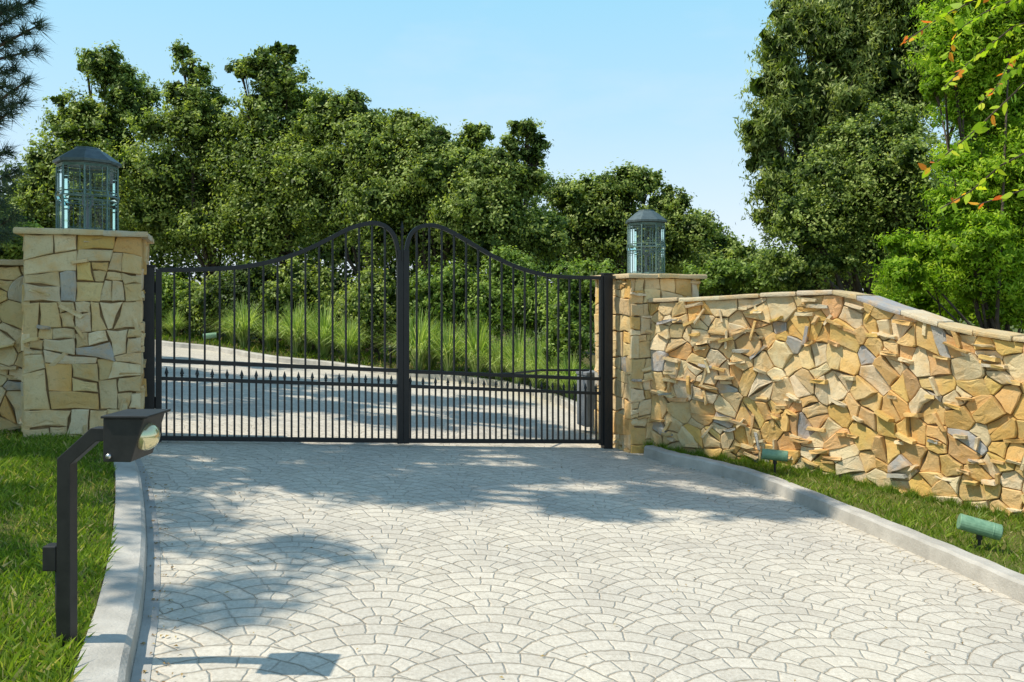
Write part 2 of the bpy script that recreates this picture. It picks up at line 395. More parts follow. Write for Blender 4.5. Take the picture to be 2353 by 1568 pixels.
lawn_blades('lawn_grass',left_poly,(-6.5,-1.2,1.8,8.6),150000,0.07,w=.0035)
lawn_blades('lawn_grass',right_poly,(1.5,8,3.5,10.6),90000,0.08,w=.0035)
lawn_blades('bank_grass',back_poly,(-16,4.5,11,27),36000,0.1,(0.05,0.16),0.01,dark=.25)
Pw=np.array(wpath); ti=rng.uniform(0,len(Pw)-1.01,9000); i0=ti.astype(int); fr=(ti-i0)[:,None]; Q=Pw[i0]*(1-fr)+Pw[i0+1]*fr
tt=Pw[i0+1]-Pw[i0]; tt/=np.linalg.norm(tt,axis=1,keepdims=True); nn_=np.stack([tt[:,1],-tt[:,0]],1); Q=Q+nn_*(0.05+np.abs(rng.normal(0,.05,9000)))[:,None]
z=g(Q[:,0],Q[:,1])+.08; hh=rng.uniform(.05,.14,9000)*(0.6+0.4*np.sin(ti*1.9)); a=rng.uniform(0,6.28,9000); dd=np.stack([np.cos(a),np.sin(a)],1)*.004; ln=rng.normal(0,.35,(9000,2))*hh[:,None]
V=np.zeros((9000,3,3)); V[:,0,:2]=Q-dd;V[:,1,:2]=Q+dd;V[:,2,:2]=Q+ln;V[:,0,2]=z;V[:,1,2]=z;V[:,2,2]=z+hh
o=fastquads('lawn_grass',V,M['grass'],None,np.clip(rng.normal(.4,.2,9000),0,.95),k=3); o['kind']='stuff'
n=420; P=np.zeros((n,2)); lkA=np.array(lk); rkA=np.array(rk)
for i in range(n):
    r=random.random()
    if r<.4: k=random.randrange(0,44); P[i]=lkA[k]+[abs(random.gauss(0,.10))+.02,0]
    elif r<.6: k=random.randrange(0,50); P[i]=rkA[k]+[-abs(random.gauss(0,.12))-.02,-.02]
    else: P[i]=[random.uniform(-2.2,3.0),random.uniform(3.4,9)]
z=g(P[:,0],P[:,1])+.008; a=rng.uniform(0,6.28,n); s=rng.uniform(.006,.015,n); V=np.zeros((n,4,3))
for k in range(4):
    r_=(1,.45,1,.45)[k]; V[:,k,0]=P[:,0]+np.cos(a+k*np.pi/2)*s*r_; V[:,k,1]=P[:,1]+np.sin(a+k*np.pi/2)*s*r_; V[:,k,2]=z+(k%2)*.006
o=fastquads('fallen_leaves',V,M['litter'],None,rng.random(n)); o['kind']='stuff'

# ---------------------------------------------------------------- stonework
def clip(poly,a,bn,c):
    out=[]
    for i in range(len(poly)):
        p=poly[i];q=poly[(i+1)%len(poly)]
        dp=a*p[0]+bn*p[1]-c; dq=a*q[0]+bn*q[1]-c
        if dp<=0: out.append(p)
        if (dp<0 and dq>0) or (dp>0 and dq<0):
            t=dp/(dp-dq); out.append((p[0]+(q[0]-p[0])*t,p[1]+(q[1]-p[1])*t))
    return out
def cells(L,H,size,rd,squash=1.3):
    pts=[];tries=0
    while tries<6000 and len(pts)<L*H/(size*size)*1.5:
        tries+=1
        r=size*rd.choice([0.26,0.38,0.48,0.55,0.62])
        p=(rd.uniform(-0.02,L+0.02),rd.uniform(-0.02,H+0.02))
        if all(((p[0]-q[0])/squash)**2+(p[1]-q[1])**2>(0.62*(r+q[2]))**2 for q in pts): pts.append((p[0],p[1],r))
    res=[]
    for i,(x,y,r) in enumerate(pts):
        poly=[(0,0),(L,0),(L,H),(0,H)]
        for k,(x2,y2,r2) in enumerate(pts):
            if k==i: continue
            A=x2-x;B=y2-y
            if A*A+B*B>(size*4.5)**2: continue
            d2=A*A+B*B; t=0.5+(r*r-r2*r2)/(2*d2)
            poly=clip(poly,A,B,A*(x+A*t)+B*(y+B*t))
            if len(poly)<3: break
        if len(poly)>=3: res.append(poly)
    # cut some of the bigger polygons once for sharper, angular pieces
    out=[]
    for p in res:
        if area(p)>size*size*0.75 and rd.random()<.6:
            cx=sum(q[0] for q in p)/len(p); cy=sum(q[1] for q in p)/len(p); a=rd.uniform(0,math.pi); nx,ny=math.cos(a),math.sin(a); c=nx*cx+ny*cy+rd.uniform(-.1,.1)*size
            for q in (clip(p,nx,ny,c),clip(p,-nx,-ny,-c)):
                if len(q)>=3 and area(q)>.0015: out.append(q)
        else: out.append(p)
    return out
def area(p): return abs(sum(p[i][0]*p[(i+1)%len(p)][1]-p[(i+1)%len(p)][0]*p[i][1] for i in range(len(p))))/2
def splitcells(L,H,rd,amin=0.03,amax=0.11):
    out=[]; st=[([(0,0),(L,0),(L,H),(0,H)],rd.uniform(amin,amax))]
    while st:
        p,lim=st.pop(); xs_=[q[0] for q in p]; ys_=[q[1] for q in p]; w=max(xs_)-min(xs_); h=max(ys_)-min(ys_)
        if area(p)<lim or min(w,h)<0.09: out.append(p); continue
        a=rd.gauss(0,0.13)
        t=rd.choice([.5,.44,.56,.38,.62,.3,.7])
        if w>h*rd.uniform(.8,1.25): nx,ny=math.cos(a),math.sin(a)
        else: nx,ny=math.sin(a),math.cos(a)
        if abs(nx)>abs(ny): cx=min(xs_)+w*t; cy=(min(ys_)+max(ys_))/2
        else: cy=min(ys_)+h*t; cx=(min(xs_)+max(xs_))/2
        c=nx*cx+ny*cy
        for q in (clip(p,nx,ny,c),clip(p,-nx,-ny,-c)):
            if len(q)>=3 and area(q)>0.0012: st.append((q,rd.choice([rd.uniform(amin,amax),rd.uniform(amin,amax),rd.uniform(amin*.3,amin)])))
    return out
def stonetint(rd,warm=0.3):
    k=rd.random()
    if k<0.03: c=(0.44,0.42,0.38)
    elif k<0.03+warm*0.8: c=(rd.uniform(.66,.74),rd.uniform(.41,.48),rd.uniform(.14,.20))
    elif k<0.68: c=(0.71,0.52,0.27)
    else: c=(0.76,0.61,0.38)
    j=rd.uniform(0.78,1.06); return (c[0]*j,c[1]*j*rd.uniform(.98,1.02),c[2]*j*rd.uniform(.92,1.08),1)
def stones(mb,L,H,S,size,rd,warmf=lambda u,v:0.3,ledges=20,thick=(0.02,0.05),ledgeout=(0.04,0.10),tilt=.14,block=False):
    allc=[]
    for poly in (splitcells(L,H,rd) if block else cells(L,H,size,rd)):
        cx=sum(p[0] for p in poly)/len(poly); cy=sum(p[1] for p in poly)/len(poly)
        q=[]
        for i,p in enumerate(poly):
            nx=poly[(i+1)%len(poly)]; e=math.dist(p,nx)
            if e<0.015: continue
            q.append(p)
            if e>0.06:
                jt=(0.08 if block else 0.14)*e
                q.append(((p[0]+nx[0])/2+rd.uniform(-.5,.5)*jt,(p[1]+nx[1])/2+rd.uniform(-.5,.5)*jt))
        if len(q)<3: continue
        R=max(math.dist(p,(cx,cy)) for p in q)
        if R<0.025: continue
        allc.append((cx,cy,R))
        gap=rd.uniform(0.003,0.008)
        t=rd.uniform(*thick); ax=rd.uniform(-tilt,tilt); ay=rd.uniform(-tilt,tilt)
        if block:
            jj=min(.009,R*.08); q=[(min(max(p[0]+rd.uniform(-jj,jj),0),L),p[1]+rd.uniform(-jj,jj)) for p in q]
        def sc(p,k):
            d=max(math.dist(p,(cx,cy)),1e-4); f=max(0.3,1-k/d); return (cx+(p[0]-cx)*f,cy+(p[1]-cy)*f)
        r0=[sc(p,gap) for p in q]; r2=[sc(p,gap+rd.uniform(0.005,0.014)) for p in q]; r3=[sc(p,gap+0.4*R*rd.uniform(.7,1)) for p in q]
        n=len(q); vs=[]
        hgt=lambda p:max(0.008,t+ax*(p[0]-cx)+ay*(p[1]-cy))
        for p in r0: vs.append(S(p[0],p[1],-0.02))
        for p in r0: vs.append(S(p[0],p[1],hgt(p)*0.82+rd.uniform(-.003,.003)))
        for p in r2: vs.append(S(p[0],p[1],hgt(p)+rd.uniform(-.003,.003)))
        for p in r3: vs.append(S(p[0],p[1],hgt(p)+rd.uniform(-.003,.005)))
        vs.append(S(cx,cy,t+rd.uniform(0,.005)))
        fs=[]
        for k in range(3):
            for i in range(n): fs.append((k*n+i,k*n+(i+1)%n,(k+1)*n+(i+1)%n,(k+1)*n+i))
        for i in range(n): fs.append((3*n+i,3*n+(i+1)%n,4*n))
        mb.add(vs,fs,stonetint(rd,warmf(cx,cy)))
    for _ in range(ledges):
        u=rd.uniform(0.06,L-0.06)**1.0; v=rd.uniform(0.06,H-0.08)
        if allc:
            c=rd.choice(allc); v=min(max(c[1]+c[2]*0.75*rd.choice((-1,1)),.05),H-.05); u=min(max(c[0]+rd.uniform(-.3,.3)*c[2],.05),L-.05)
        l=rd.uniform(0.05,0.13); h=rd.uniform(0.010,0.019)
        a=rd.gauss(0,0.22) if rd.random()<0.78 else rd.gauss(1.4,0.5)
        o=rd.uniform(*ledgeout); ca,sa=math.cos(a),math.sin(a); vs=[]
        for nn in (-0.01,o):
            for (i,j) in ((-1,-1),(0,-1.1),(1,-1),(1,1),(0.1,1.15),(-1,1)):
                k=1 if nn<0 else rd.uniform(.78,1.0)
                uu=i*l*k;vv=j*h*rd.uniform(.7,1.25)
                U2=min(max(u+uu*ca-vv*sa,0.0),L); V2=min(max(v+uu*sa+vv*ca,0.0),H)
                vs.append(S(U2,V2,nn+(rd.uniform(-.016,.010) if nn>0 else 0)))
        fs=[(i,(i+1)%6,6+(i+1)%6,6+i) for i in range(6)]+[(6,7,8,9,10,11)]
        mb.add(vs,fs,stonetint(rd,warmf(u,v)))
def slab(mb,quad,z,t,rd,sub=3):
    pts=[]
    for i in range(4):
        a=quad[i];c=quad[(i+1)%4]
        for k in range(sub):
            p=a.lerp(c,k/sub); 
            pts.append(Vector((p.x+rd.uniform(-.010,.010),p.y+rd.uniform(-.010,.010),p.z)))
    n=len(pts); c=sum(pts,Vector())/n; vs=[]
    for kk,(f,zz) in enumerate(((0.985,0),(1.0,t*0.3),(0.995,t*0.75),(0.965,t))):
        for p in pts:
            q=c+(p-c)*f; vs.append((q.x,q.y,p.z+z+zz+rd.uniform(-.003,.003)))
    fs=[(k*n+i,k*n+(i+1)%n,(k+1)*n+(i+1)%n,(k+1)*n+i) for k in range(3) for i in range(n)]
    fs+=[tuple(range(n))[::-1],tuple(3*n+i for i in range(n))]
    ti=stonetint(rd,0.02); mb.add(vs,fs,(ti[0]*.84,ti[1]*.89,ti[2]*1.0,1))
def pillar(corner_left,top,label,seed):
    rd=random.Random(seed); c0=corner_left
    base=float(min(g(c0.x,c0.y),g((c0+U*WP).x,(c0+U*WP).y)))-0.05
    H=top-0.055-base
    org=c0+U*WP/2-N*DP/2; org=Vector((org.x,org.y,base))
    e=empty('stone_pillar',org,label,'pillar','stone gate pillars')
    mb=MB(); i=0.035
    mb.box(org+Z*(H/2),U*(WP/2-i),N*(DP/2-i),Z*(H/2)); mb.obj('core',M['mortar'],e)
    st=MB()
    faces=[(c0,U,N,WP),(c0+U*WP,-N,U,DP),(c0-N*DP,N,-U,DP),(c0+U*WP-N*DP,-U,-N,WP)]
    for k,(o,a,nn,L) in enumerate(faces):
        def S(u,v,n,o=o,a=a,nn=nn,L=L):
            p=o+a*u-nn*i+nn*n; return (p.x,p.y,base+v)
        stones(st,L,H,S,0.215,rd,lambda u,v:0.14,ledges=20 if k<3 else 3,thick=(0.03,0.056),ledgeout=(0.045,0.07),tilt=.07,block=True)
    st.obj('stone_facing',M['stone'],e)
    cp=MB(); ov=0.07
    a0=c0-U*ov+N*ov; LW=WP+2*ov; LD=DP+2*ov
    cuts=[0,rd.uniform(.3,.4),rd.uniform(.62,.72),1]
    for q in range(3):
        for r in range(2):
            u1,u2=cuts[q]*LW+0.004,cuts[q+1]*LW-0.004; cut=0.5+0.12*(-1)**q
            v1,v2=((0,cut*LD-.004) if r==0 else (cut*LD+.004,LD))
            qd=[a0+U*u1-N*v1,a0+U*u2-N*v1,a0+U*u2-N*v2,a0+U*u1-N*v2]
            slab(cp,[Vector((p.x,p.y,0)) for p in qd],top-0.055+rd.uniform(-.006,.006),0.055,rd)
    cp.obj('cap',M['stone'],e)
    return e,org
zl=2.33; zr=1.99
_,orgL=pillar(CLr-U*WP,zl,'tall square flagstone gate pillar topped by a flat stone cap',5)
_,orgR=pillar(CRl,zr,'square flagstone gate pillar joined to the curving garden wall',9)
def pathfun(path):
    P=np.array(path); d=np.r_[0,np.cumsum(np.hypot(*np.diff(P,axis=0).T))]
    def f(s):
        x=np.interp(s,d,P[:,0]);y=np.interp(s,d,P[:,1])
        x2=np.interp(s+.03,d,P[:,0]);y2=np.interp(s+.03,d,P[:,1]);x1=np.interp(s-.03,d,P[:,0]);y1=np.interp(s-.03,d,P[:,1])
        t=Vector((x2-x1,y2-y1,0)).normalized(); return Vector((x,y,0)),t
    return f,d[-1]
wf,WL=pathfun(wpath)
toppx=[(1490,688),(1600,682),(1750,674),(1900,667),(1945,669),(2000,688),(2100,722),(2200,752),(2353,776),(2600,790),(3500,800)]
def top_at(p):
    px=CX+p.x/p.y*F if p.y>0.8 else 3500
    yy=np.interp(px,[a for a,_ in toppx],[c for _,c in toppx])
    return CH-(yy-HY)/F*max(p.y,3.0)
seg=np.linspace(0,WL,60); Pseg=[wf(s)[0] for s in seg]
tops=np.array([top_at(p) for p in Pseg])
def wtop(s): return float(np.interp(s,seg,tops))
def wall_obj(f,L,topf,label,seed,ledges,warm,thickness=0.34,size=0.25,nside=1,copw=0.06,thick=(0.02,0.07),tilt=.22,ledgeout=(0.07,0.12)):
    rd=random.Random(seed)
    p0=f(0)[0]; base0=float(g(p0.x,p0.y))-0.1
    e=empty('stone_wall',(p0.x,p0.y,base0),label,'wall')
    def nrm(t): return Vector((t.y,-t.x,0))*nside
    n=max(8,int(L/0.12)); vs=[]
    for i in range(n+1):
        s=L*i/n; p,t=f(s); q=nrm(t); b0=float(g(p.x,p.y))-0.1
        for (off,zz) in ((-0.03,b0),(-0.03,topf(s)-.05),(-thickness,topf(s)-.05),(-thickness,b0)):
            w=p+q*off; vs.append((w.x,w.y,zz))
    fs=[(i*4+k,i*4+(k+1)%4,(i+1)*4+(k+1)%4,(i+1)*4+k) for i in range(n) for k in range(4)]+[(0,1,2,3),(n*4+3,n*4+2,n*4+1,n*4)]
    meshobj('core',vs,fs,M['mortar'],e)
    HM=2.0; mb=MB()
    def S(u,v,nn):
        p,t=f(u); q=nrm(t); b0=float(g(p.x,p.y))-0.08; w=p+q*(nn-0.03)
        return (w.x,w.y,b0+v/HM*(topf(u)-0.05-b0))
    stones(mb,L,HM,S,size,rd,warm,ledges=ledges,thick=thick,ledgeout=ledgeout,tilt=tilt)
    mb.obj('stone_facing',M['stone'],e)
    cp=MB(); s=0
    while s<L-0.05:
        s2=min(s+rd.uniform(.28,.5),L); zj=rd.uniform(-.006,.006); qd=[]
        for (ss,off) in ((s+.004,copw),(s2-.004,copw),(s2-.004,-thickness-.04),(s+.004,-thickness-.04)):
            p,t=f(ss); w=p+nrm(t)*(off+rd.uniform(-.012,.012)); qd.append(Vector((w.x,w.y,topf(ss)-0.05+zj)))
        slab(cp,qd,0,rd.uniform(.042,.055),rd); s=s2
    cp.obj('coping',M['stone'],e)
    return e
wall_obj(wf,WL,wtop,'curving golden flagstone garden wall with sloping coping',21,290,lambda u,v:min(0.9,0.15+0.19*u+(0.2 if v<0.8 else 0)),size=0.25,thick=(0.02,0.075),tilt=.24)
LS=Lc-N*0.35
def lf(s): return LS-U*s,-U
wall_obj(lf,4.5,lambda s:2.03,'shaded flagstone wall butting against the gate pillar',31,60,lambda u,v:0.1,nside=-1)

# ---------------------------------------------------------------- lanterns
def lantern(center,z0,w,h,label):
    e=empty('lantern',(center.x,center.y,z0),label,'lantern','lanterns on gate pillars')
    c=Vector((center.x,center.y,z0)); R=w/2
    def ring(r,z,n=8): return [c+Vector((r*math.cos(2*math.pi*(k+.5)/n),r*math.sin(2*math.pi*(k+.5)/n),z)) for k in range(n)]
    tp=h*0.76; fr=MB()
    levels=[(0.012,1.0),(h*.37,1.0),(h*.42,1.04),(h*.47,1.0),(tp,1.0)]
    for z,k in levels:
        r=ring(R*.93*k,z)
        for i in range(8): fr.tube([r[i],r[(i+1)%8]],0.008,4)
    for i in range(8):
        fr.tube([ring(R*.93*k,z)[i] for z,k in levels],0.0095,6)
    for z in (tp+.015,tp+.05):
        r=ring(R*.93,z)
        for i in range(8): fr.tube([r[i],r[(i+1)%8]],0.010,4)
    fr.obj('frame',M['verd'],e)
    for (za,zb) in ((0.012,h*.37),(h*.47,tp)):
        br=MB(); r1=ring(R*.92,za+.03);r2=ring(R*.92,zb-.03)
        for i in range(8):
            for t in (.22,.78):
                a=ring(R*.92,za)[i].lerp(ring(R*.92,za)[(i+1)%8],t);d=ring(R*.92,zb)[i].lerp(ring(R*.92,zb)[(i+1)%8],t); br.tube([a,d],0.0046,4)
            for q in (r1,r2):
                br.tube([q[i].lerp(q[(i+1)%8],.22),q[i].lerp(q[(i+1)%8],.78)],0.003,4)
        br.obj('leaded_pattern',M['verd'],e)
    gm=MB(); lv=[ring(R*.90*k,z) for z,k in levels]
    for a,d in zip(lv,lv[1:]):
        for i in range(8): gm.add([a[i],a[(i+1)%8],d[(i+1)%8],d[i]],[(0,1,2,3)])
    gm.obj('glass',M['glass'],e)
    rf=MB(); prof=[(R*.96,tp+.03),(R*1.05,tp+.035),(R*1.06,tp+.06),(R*.86,tp+.105),(R*.55,h*.955),(R*.42,h*.975),(R*.40,h*.995),(0.03,h)]
    n=8; vs=[]; fs=[]
    for r,z in prof: vs+=ring(r,z)
    for k in range(len(prof)-1):
        for i in range(n): fs.append((k*n+i,k*n+(i+1)%n,(k+1)*n+(i+1)%n,(k+1)*n+i))
    fs.append(tuple((len(prof)-1)*n+i for i in range(n))); fs.append(tuple(range(n))[::-1])
    rf.add(vs,fs); rf.obj('roof',M['roofm'],e)
    bl=MB(); bl.tube([c+Z*0.0,c+Z*0.03],R*.95,8,phase=.5); bl.obj('base',M['verd'],e)
    lb=MB(); lb.tube([c+Z*.03,c+Z*h*.3],0.014,8); 
    for a in range(3):
        q=Vector((math.cos(a*2.1),math.sin(a*2.1),0))*0.05
        lb.tube([c+Z*h*.28,c+q+Z*h*.33,c+q+Z*h*.46],[.008,.009,.011],6)
    lb.obj('lamp_holder',M['grey'],e)
lantern(orgL-U*0.02,zl+0.002,0.60,0.88,'octagonal verdigris glass lantern on the freestanding stone pillar')
lantern(orgR+U*0.0,zr+0.002,0.53,0.87,'octagonal verdigris glass lantern on the pillar by the curved wall')

# ---------------------------------------------------------------- gate
def polyy(pts,x):
    a=sorted(pts); return float(np.interp(x,[p[0] for p in a],[p[1] for p in a]))
LT=[(366,621),(440,620),(520,617),(580,610),(640,597),(700,576),(750,552),(800,527),(835,516),(860,513),(885,521),(903,540),(913,572),(917,615)]
RT=[(1384,639),(1300,637),(1240,630),(1190,615),(1140,593),(1090,565),(1045,538),(1010,522),(985,518),(960,524),(943,540),(934,570),(931,615)]
def leaf(top,xa,xb,m1,m2,bt,x0,x1,nb,label,hx,cx2):
    b0=gp(hx,bt(hx)); e=empty('driveway_gate',(b0.x,b0.y,b0.z),label,'gate','leaves of the double driveway gate')
    sm=[]
    P=[gp(*p) for p in top]
    for i in range(len(P)-1):
        p0=P[max(i-1,0)];p1=P[i];p2=P[i+1];p3=P[min(i+2,len(P)-1)]
        for k in range(4):
            t=k/4; sm.append(0.5*((2*p1)+(p2-p0)*t+(2*p0-5*p1+4*p2-p3)*t*t+(3*p1-p0-3*p2+p3)*t**3))
    sm.append(P[-1])
    tr=MB(); tr.tube(sm,0.033,4,phase=.5,up=N); tr.obj('top_rail',M['iron'],e,bevel=.003)
    for fn,w in ((m1,0.030),(m2,0.027),(bt,0.034)):
        fr=MB(); fr.tube([gp(xa,fn(xa)),gp(xb,fn(xb))],w,4,phase=.5,up=N); fr.obj('cross_rail',M['iron'],e,bevel=.003)
    st=MB(); st.tube([gp(hx,bt(hx)+8),gp(hx,polyy(top,hx)-2)],0.042,4,phase=.5,up=N); st.obj('hinge_stile',M['iron'],e,bevel=.003)
    st=MB(); st.tube([gp(cx2,bt(cx2)+6),gp(cx2,575)],0.048,4,phase=.5,up=N); st.obj('meeting_stile',M['iron'],e,bevel=.003)
    s0,s1=gs(x0),gs(x1); 
    def px_of(s):
        p=P0+U*s; return CX+p.x/p.y*F
    for i in range(nb):
        s=s0+(s1-s0)*i/(nb-1); px=px_of(s)
        bm=MB(); bm.tube([gp(px,bt(px)),gp(px,polyy(top,px)+3)],0.0145,4,phase=.5,up=N); bm.obj('bar',M['iron'],e)
    ds=(s1-s0)/(nb-1)
    for i in range(nb+1):
        s=s0+ds*(i-.5); px=px_of(s)
        if abs(s-gs(hx))<0.05 or abs(s-gs(cx2))<0.05: continue
        t=gp(px,m2(px)); bm=MB()
        bm.tube([gp(px,bt(px)),t+Z*0.032],0.0135,4,phase=.5,up=N)
        bm.tube([t+Z*.03,t+Z*.04,t+Z*.046,t+Z*.055,t+Z*.085,t+Z*.125],[.008,.02,.008,.021,.013,.001],8)
        bm.obj('spear_picket',M['iron'],e)
    return e
lin=lambda xa,ya,xb,yb:(lambda x:ya+(yb-ya)*(x-xa)/(xb-xa))
leaf(LT,366,917,lin(370,829,912,852),lin(370,870,912,887),lin(370,1007,912,1013),400,884,16,'black wrought iron gate leaf with swan-neck top and lantern pillar beside',364,918.5)
leaf(RT,1384,931,lin(940,854,1375,871),lin(940,888,1375,904),lin(940,1013,1375,1015),957,1357,16,'black wrought iron gate leaf hung beside the curved wall',1382,932)
fn=MB(); t=gp(922,600,0.03); fn.tube([t,t+Z*.30,t+Z*.38,t+Z*.46],[.016,.016,.022,.002],6)
o=fn.obj('meeting_finial',M['iron'],bpy.data.objects['driveway_gate'])
for (px,w,lab,y0) in ((340,0.062,'black square steel hinge post against the shaded pillar side',1034),(1394,0.062,'black square steel hinge post beside the wall pillar',1034)):
    p=gp(px,620); p.z=0; b0=float(g(p.x,p.y))
    e=empty('gate_post',(p.x,p.y,b0),lab,'post','steel gate hinge posts')
    zt=gp(px,614 if px<500 else 632).z
    m_=MB(); m_.box(Vector((p.x,p.y,(b0-.02+zt)/2)),U*w,N*.05,Z*((zt-b0+.02)/2)); m_.obj('shaft',M['iron'],e,bevel=.004)
    m_=MB(); m_.box(Vector((p.x,p.y,zt+.012)),U*(w+.012),N*.062,Z*.010); m_.obj('cap_plate',M['iron'],e)
    for q in (0.35,1.55):
        m_=MB(); sgn=1 if px<500 else -1
        m_.tube([Vector((p.x,p.y,b0+q))+U*sgn*(w+.02),Vector((p.x,p.y,b0+q+.12))+U*sgn*(w+.02)],.02,8); m_.obj('hinge',M['iron'],e)
p=site(1352,950,11.6); b0=float(g(p.x,p.y))+0.1
e=empty('gate_motor_box',(p.x,p.y,b0),'grey metal gate motor housing standing behind the gate','gate opener')
mb=MB(); hx=0.115; ztop=site(1352,862,11.6).z
mb.box(Vector((p.x,p.y,(b0+ztop)/2)),U*hx,N*.16,Z*((ztop-b0)/2)); mb.obj('housing',M['grey'],e,bevel=.015)
mb=MB(); mb.box(Vector((p.x,p.y,ztop+.03)),U*(hx+.012),N*.175,Z*.028); mb.obj('lid',M['grey'],e,bevel=.015)
mb=MB(); a=Vector((p.x,p.y,ztop+.07)); c=gp(1165,862,-.06); mb.tube([a,a.lerp(c,.5)-N*.35,c],.017,6); mb.obj('arm',M['iron'],e)
mb=MB(); mb.box(c-N*(-.03),U*.09,N*.02,Z*.025); mb.obj('arm_bracket',M['iron'],e)

# ---------------------------------------------------------------- intercom
q=G(153,1478,0.09); D=q[1]; bx=q[0]; bz=float(g(bx,D))+0.07
e=empty('intercom_post',(bx,D,bz),'black steel gooseneck intercom stand with angled hooded box','intercom stand')
def ip(px,py,dy=0): p=site(px,py,D); p.y+=dy; return p
mb=MB(); mb.tube([Vector((bx,D,bz-.03)),ip(154,1058),ip(222,997),ip(272,997)],[.042,.042,.042,.036],4,phase=.5,up=(0,1,0)); mb.obj('post',M['bronze'],e,bevel=.003)
mb=MB()
dpt=0.10
vsA=[ip(a,c,-dpt) for a,c in [(264,954),(356,954),(326,1052),(264,1051)]]
vsB=[ip(a,c,dpt) for a,c in [(264,954),(356,954),(326,1052),(264,1051)]]
mb.add(vsA+vsB,[(0,3,2,1),(4,5,6,7),(0,1,5,4),(1,2,6,5),(2,3,7,6),(3,0,4,7)]); mb.obj('housing',M['bronze'],e,bevel=.004)
mb=MB(); a=ip(262,954);c=ip(366,954); mb.box((a+c)/2+Z*.006,Vector(((c.x-a.x)/2,0,0)),Vector((0,dpt+.012,0)),Z*.005)
mb.obj('hood',M['bronze'],e,bevel=.002)
import bmesh
bm=bmesh.new(); bmesh.ops.create_uvsphere(bm,u_segments=28,v_segments=16,radius=0.058)
cc=ip(342,1000,-.03); 
vs=[(v.co.x*0.95+cc.x,v.co.y+cc.y,v.co.z+cc.z) for v in bm.verts]; fs=[tuple(v.index for v in f.verts) for f in bm.faces]
meshobj('mirror_dome',vs,fs,M['dome'],e,True); bm.free()
mb=MB(); k=ip(278,1038,-dpt-.004); mb.tube([k+Vector((0,-.006,0)),k+Vector((0,.01,0))],.010,14,up=(0,0,1)); mb.obj('lock',simple('lock_metal',(0.5,0.5,0.5),(0.6,0.6,0.6),20,.3,.9),e,True)
mb=MB(); k=ip(121,1280); mb.box(k,Vector((.028,0,0)),Vector((0,.03,0)),Z*.052); mb.obj('junction_box',M['bronze'],e,bevel=.005)
mb=MB(); mb.tube([ip(131,1306),ip(131,1400),ip(134,1440),ip(140,1475)],.008,8); mb.obj('conduit',M['bronze'],e,True)

# ---------------------------------------------------------------- spotlights
def spot(px,py,L,R,D,lab,tilt=0.12,yaw=0.0):
    c=site(px,py,D); b0=float(g(c.x,c.y))+0.08
    e=empty('garden_spotlight',(c.x,c.y,b0),lab,'garden light','green garden spotlights')
    d=Vector((math.cos(yaw)*math.cos(tilt),math.sin(yaw)*math.cos(tilt),-math.sin(tilt)))
    mb=MB(); mb.tube([c-d*L/2,c-d*(L/2-.006),c+d*L*.28,c+d*L*.29,c+d*L*.31,c+d*L*.32,c+d*(L/2-.004),c+d*L/2],[R*.9,R,R,R*1.03,R*1.03,R,R,R*.93],20); mb.obj('lamp_housing',M['spot'],e,False)
    mb=MB(); mb.tube([c+d*(L/2-.002),c+d*(L/2+.003)],R*.86,20); mb.obj('lens',M['grey'],e)
    mb=MB(); mb.tube([Vector((c.x,c.y,b0-.04)),Vector((c.x,c.y,c.z-R*.9))],.012,8); mb.tube([Vector((c.x,c.y,c.z-R-.035)),Vector((c.x,c.y,c.z-R*.9))],.022,8); mb.obj('stake',M['bronze'],e)
s1=G(1782,1090,.09); s2=G(2255,1262,.09)
spot(1780,1046,0.27,0.060,s1[1],'weathered green cylindrical spotlight low in the grass by the wall',0.05,-0.35)
spot(2250,1211,0.29,0.062,s2[1],'weathered green cylindrical spotlight on the grass near the kerb',0.22,-0.35)
spot(482,772,0.36,0.08,22.4,'small green spotlight standing among grasses behind the gate',-0.1,0.3)
e=empty('bollard_light',(0,0,0),'small dark garden light post beside the ornamental grass','garden light')
p=site(897,840,19.6); e.location=(p.x,p.y,float(g(p.x,p.y))+.1)
mb=MB(); b_=Vector(e.location); mb.tube([b_-Z*.02,b_+Z*.42],.03,8); mb.obj('shaft',M['iron'],e); mb=MB(); mb.tube([b_+Z*.42,b_+Z*.44,b_+Z*.52,b_+Z*.56],[.03,.06,.06,.02],10); mb.obj('head',M['iron'],e)

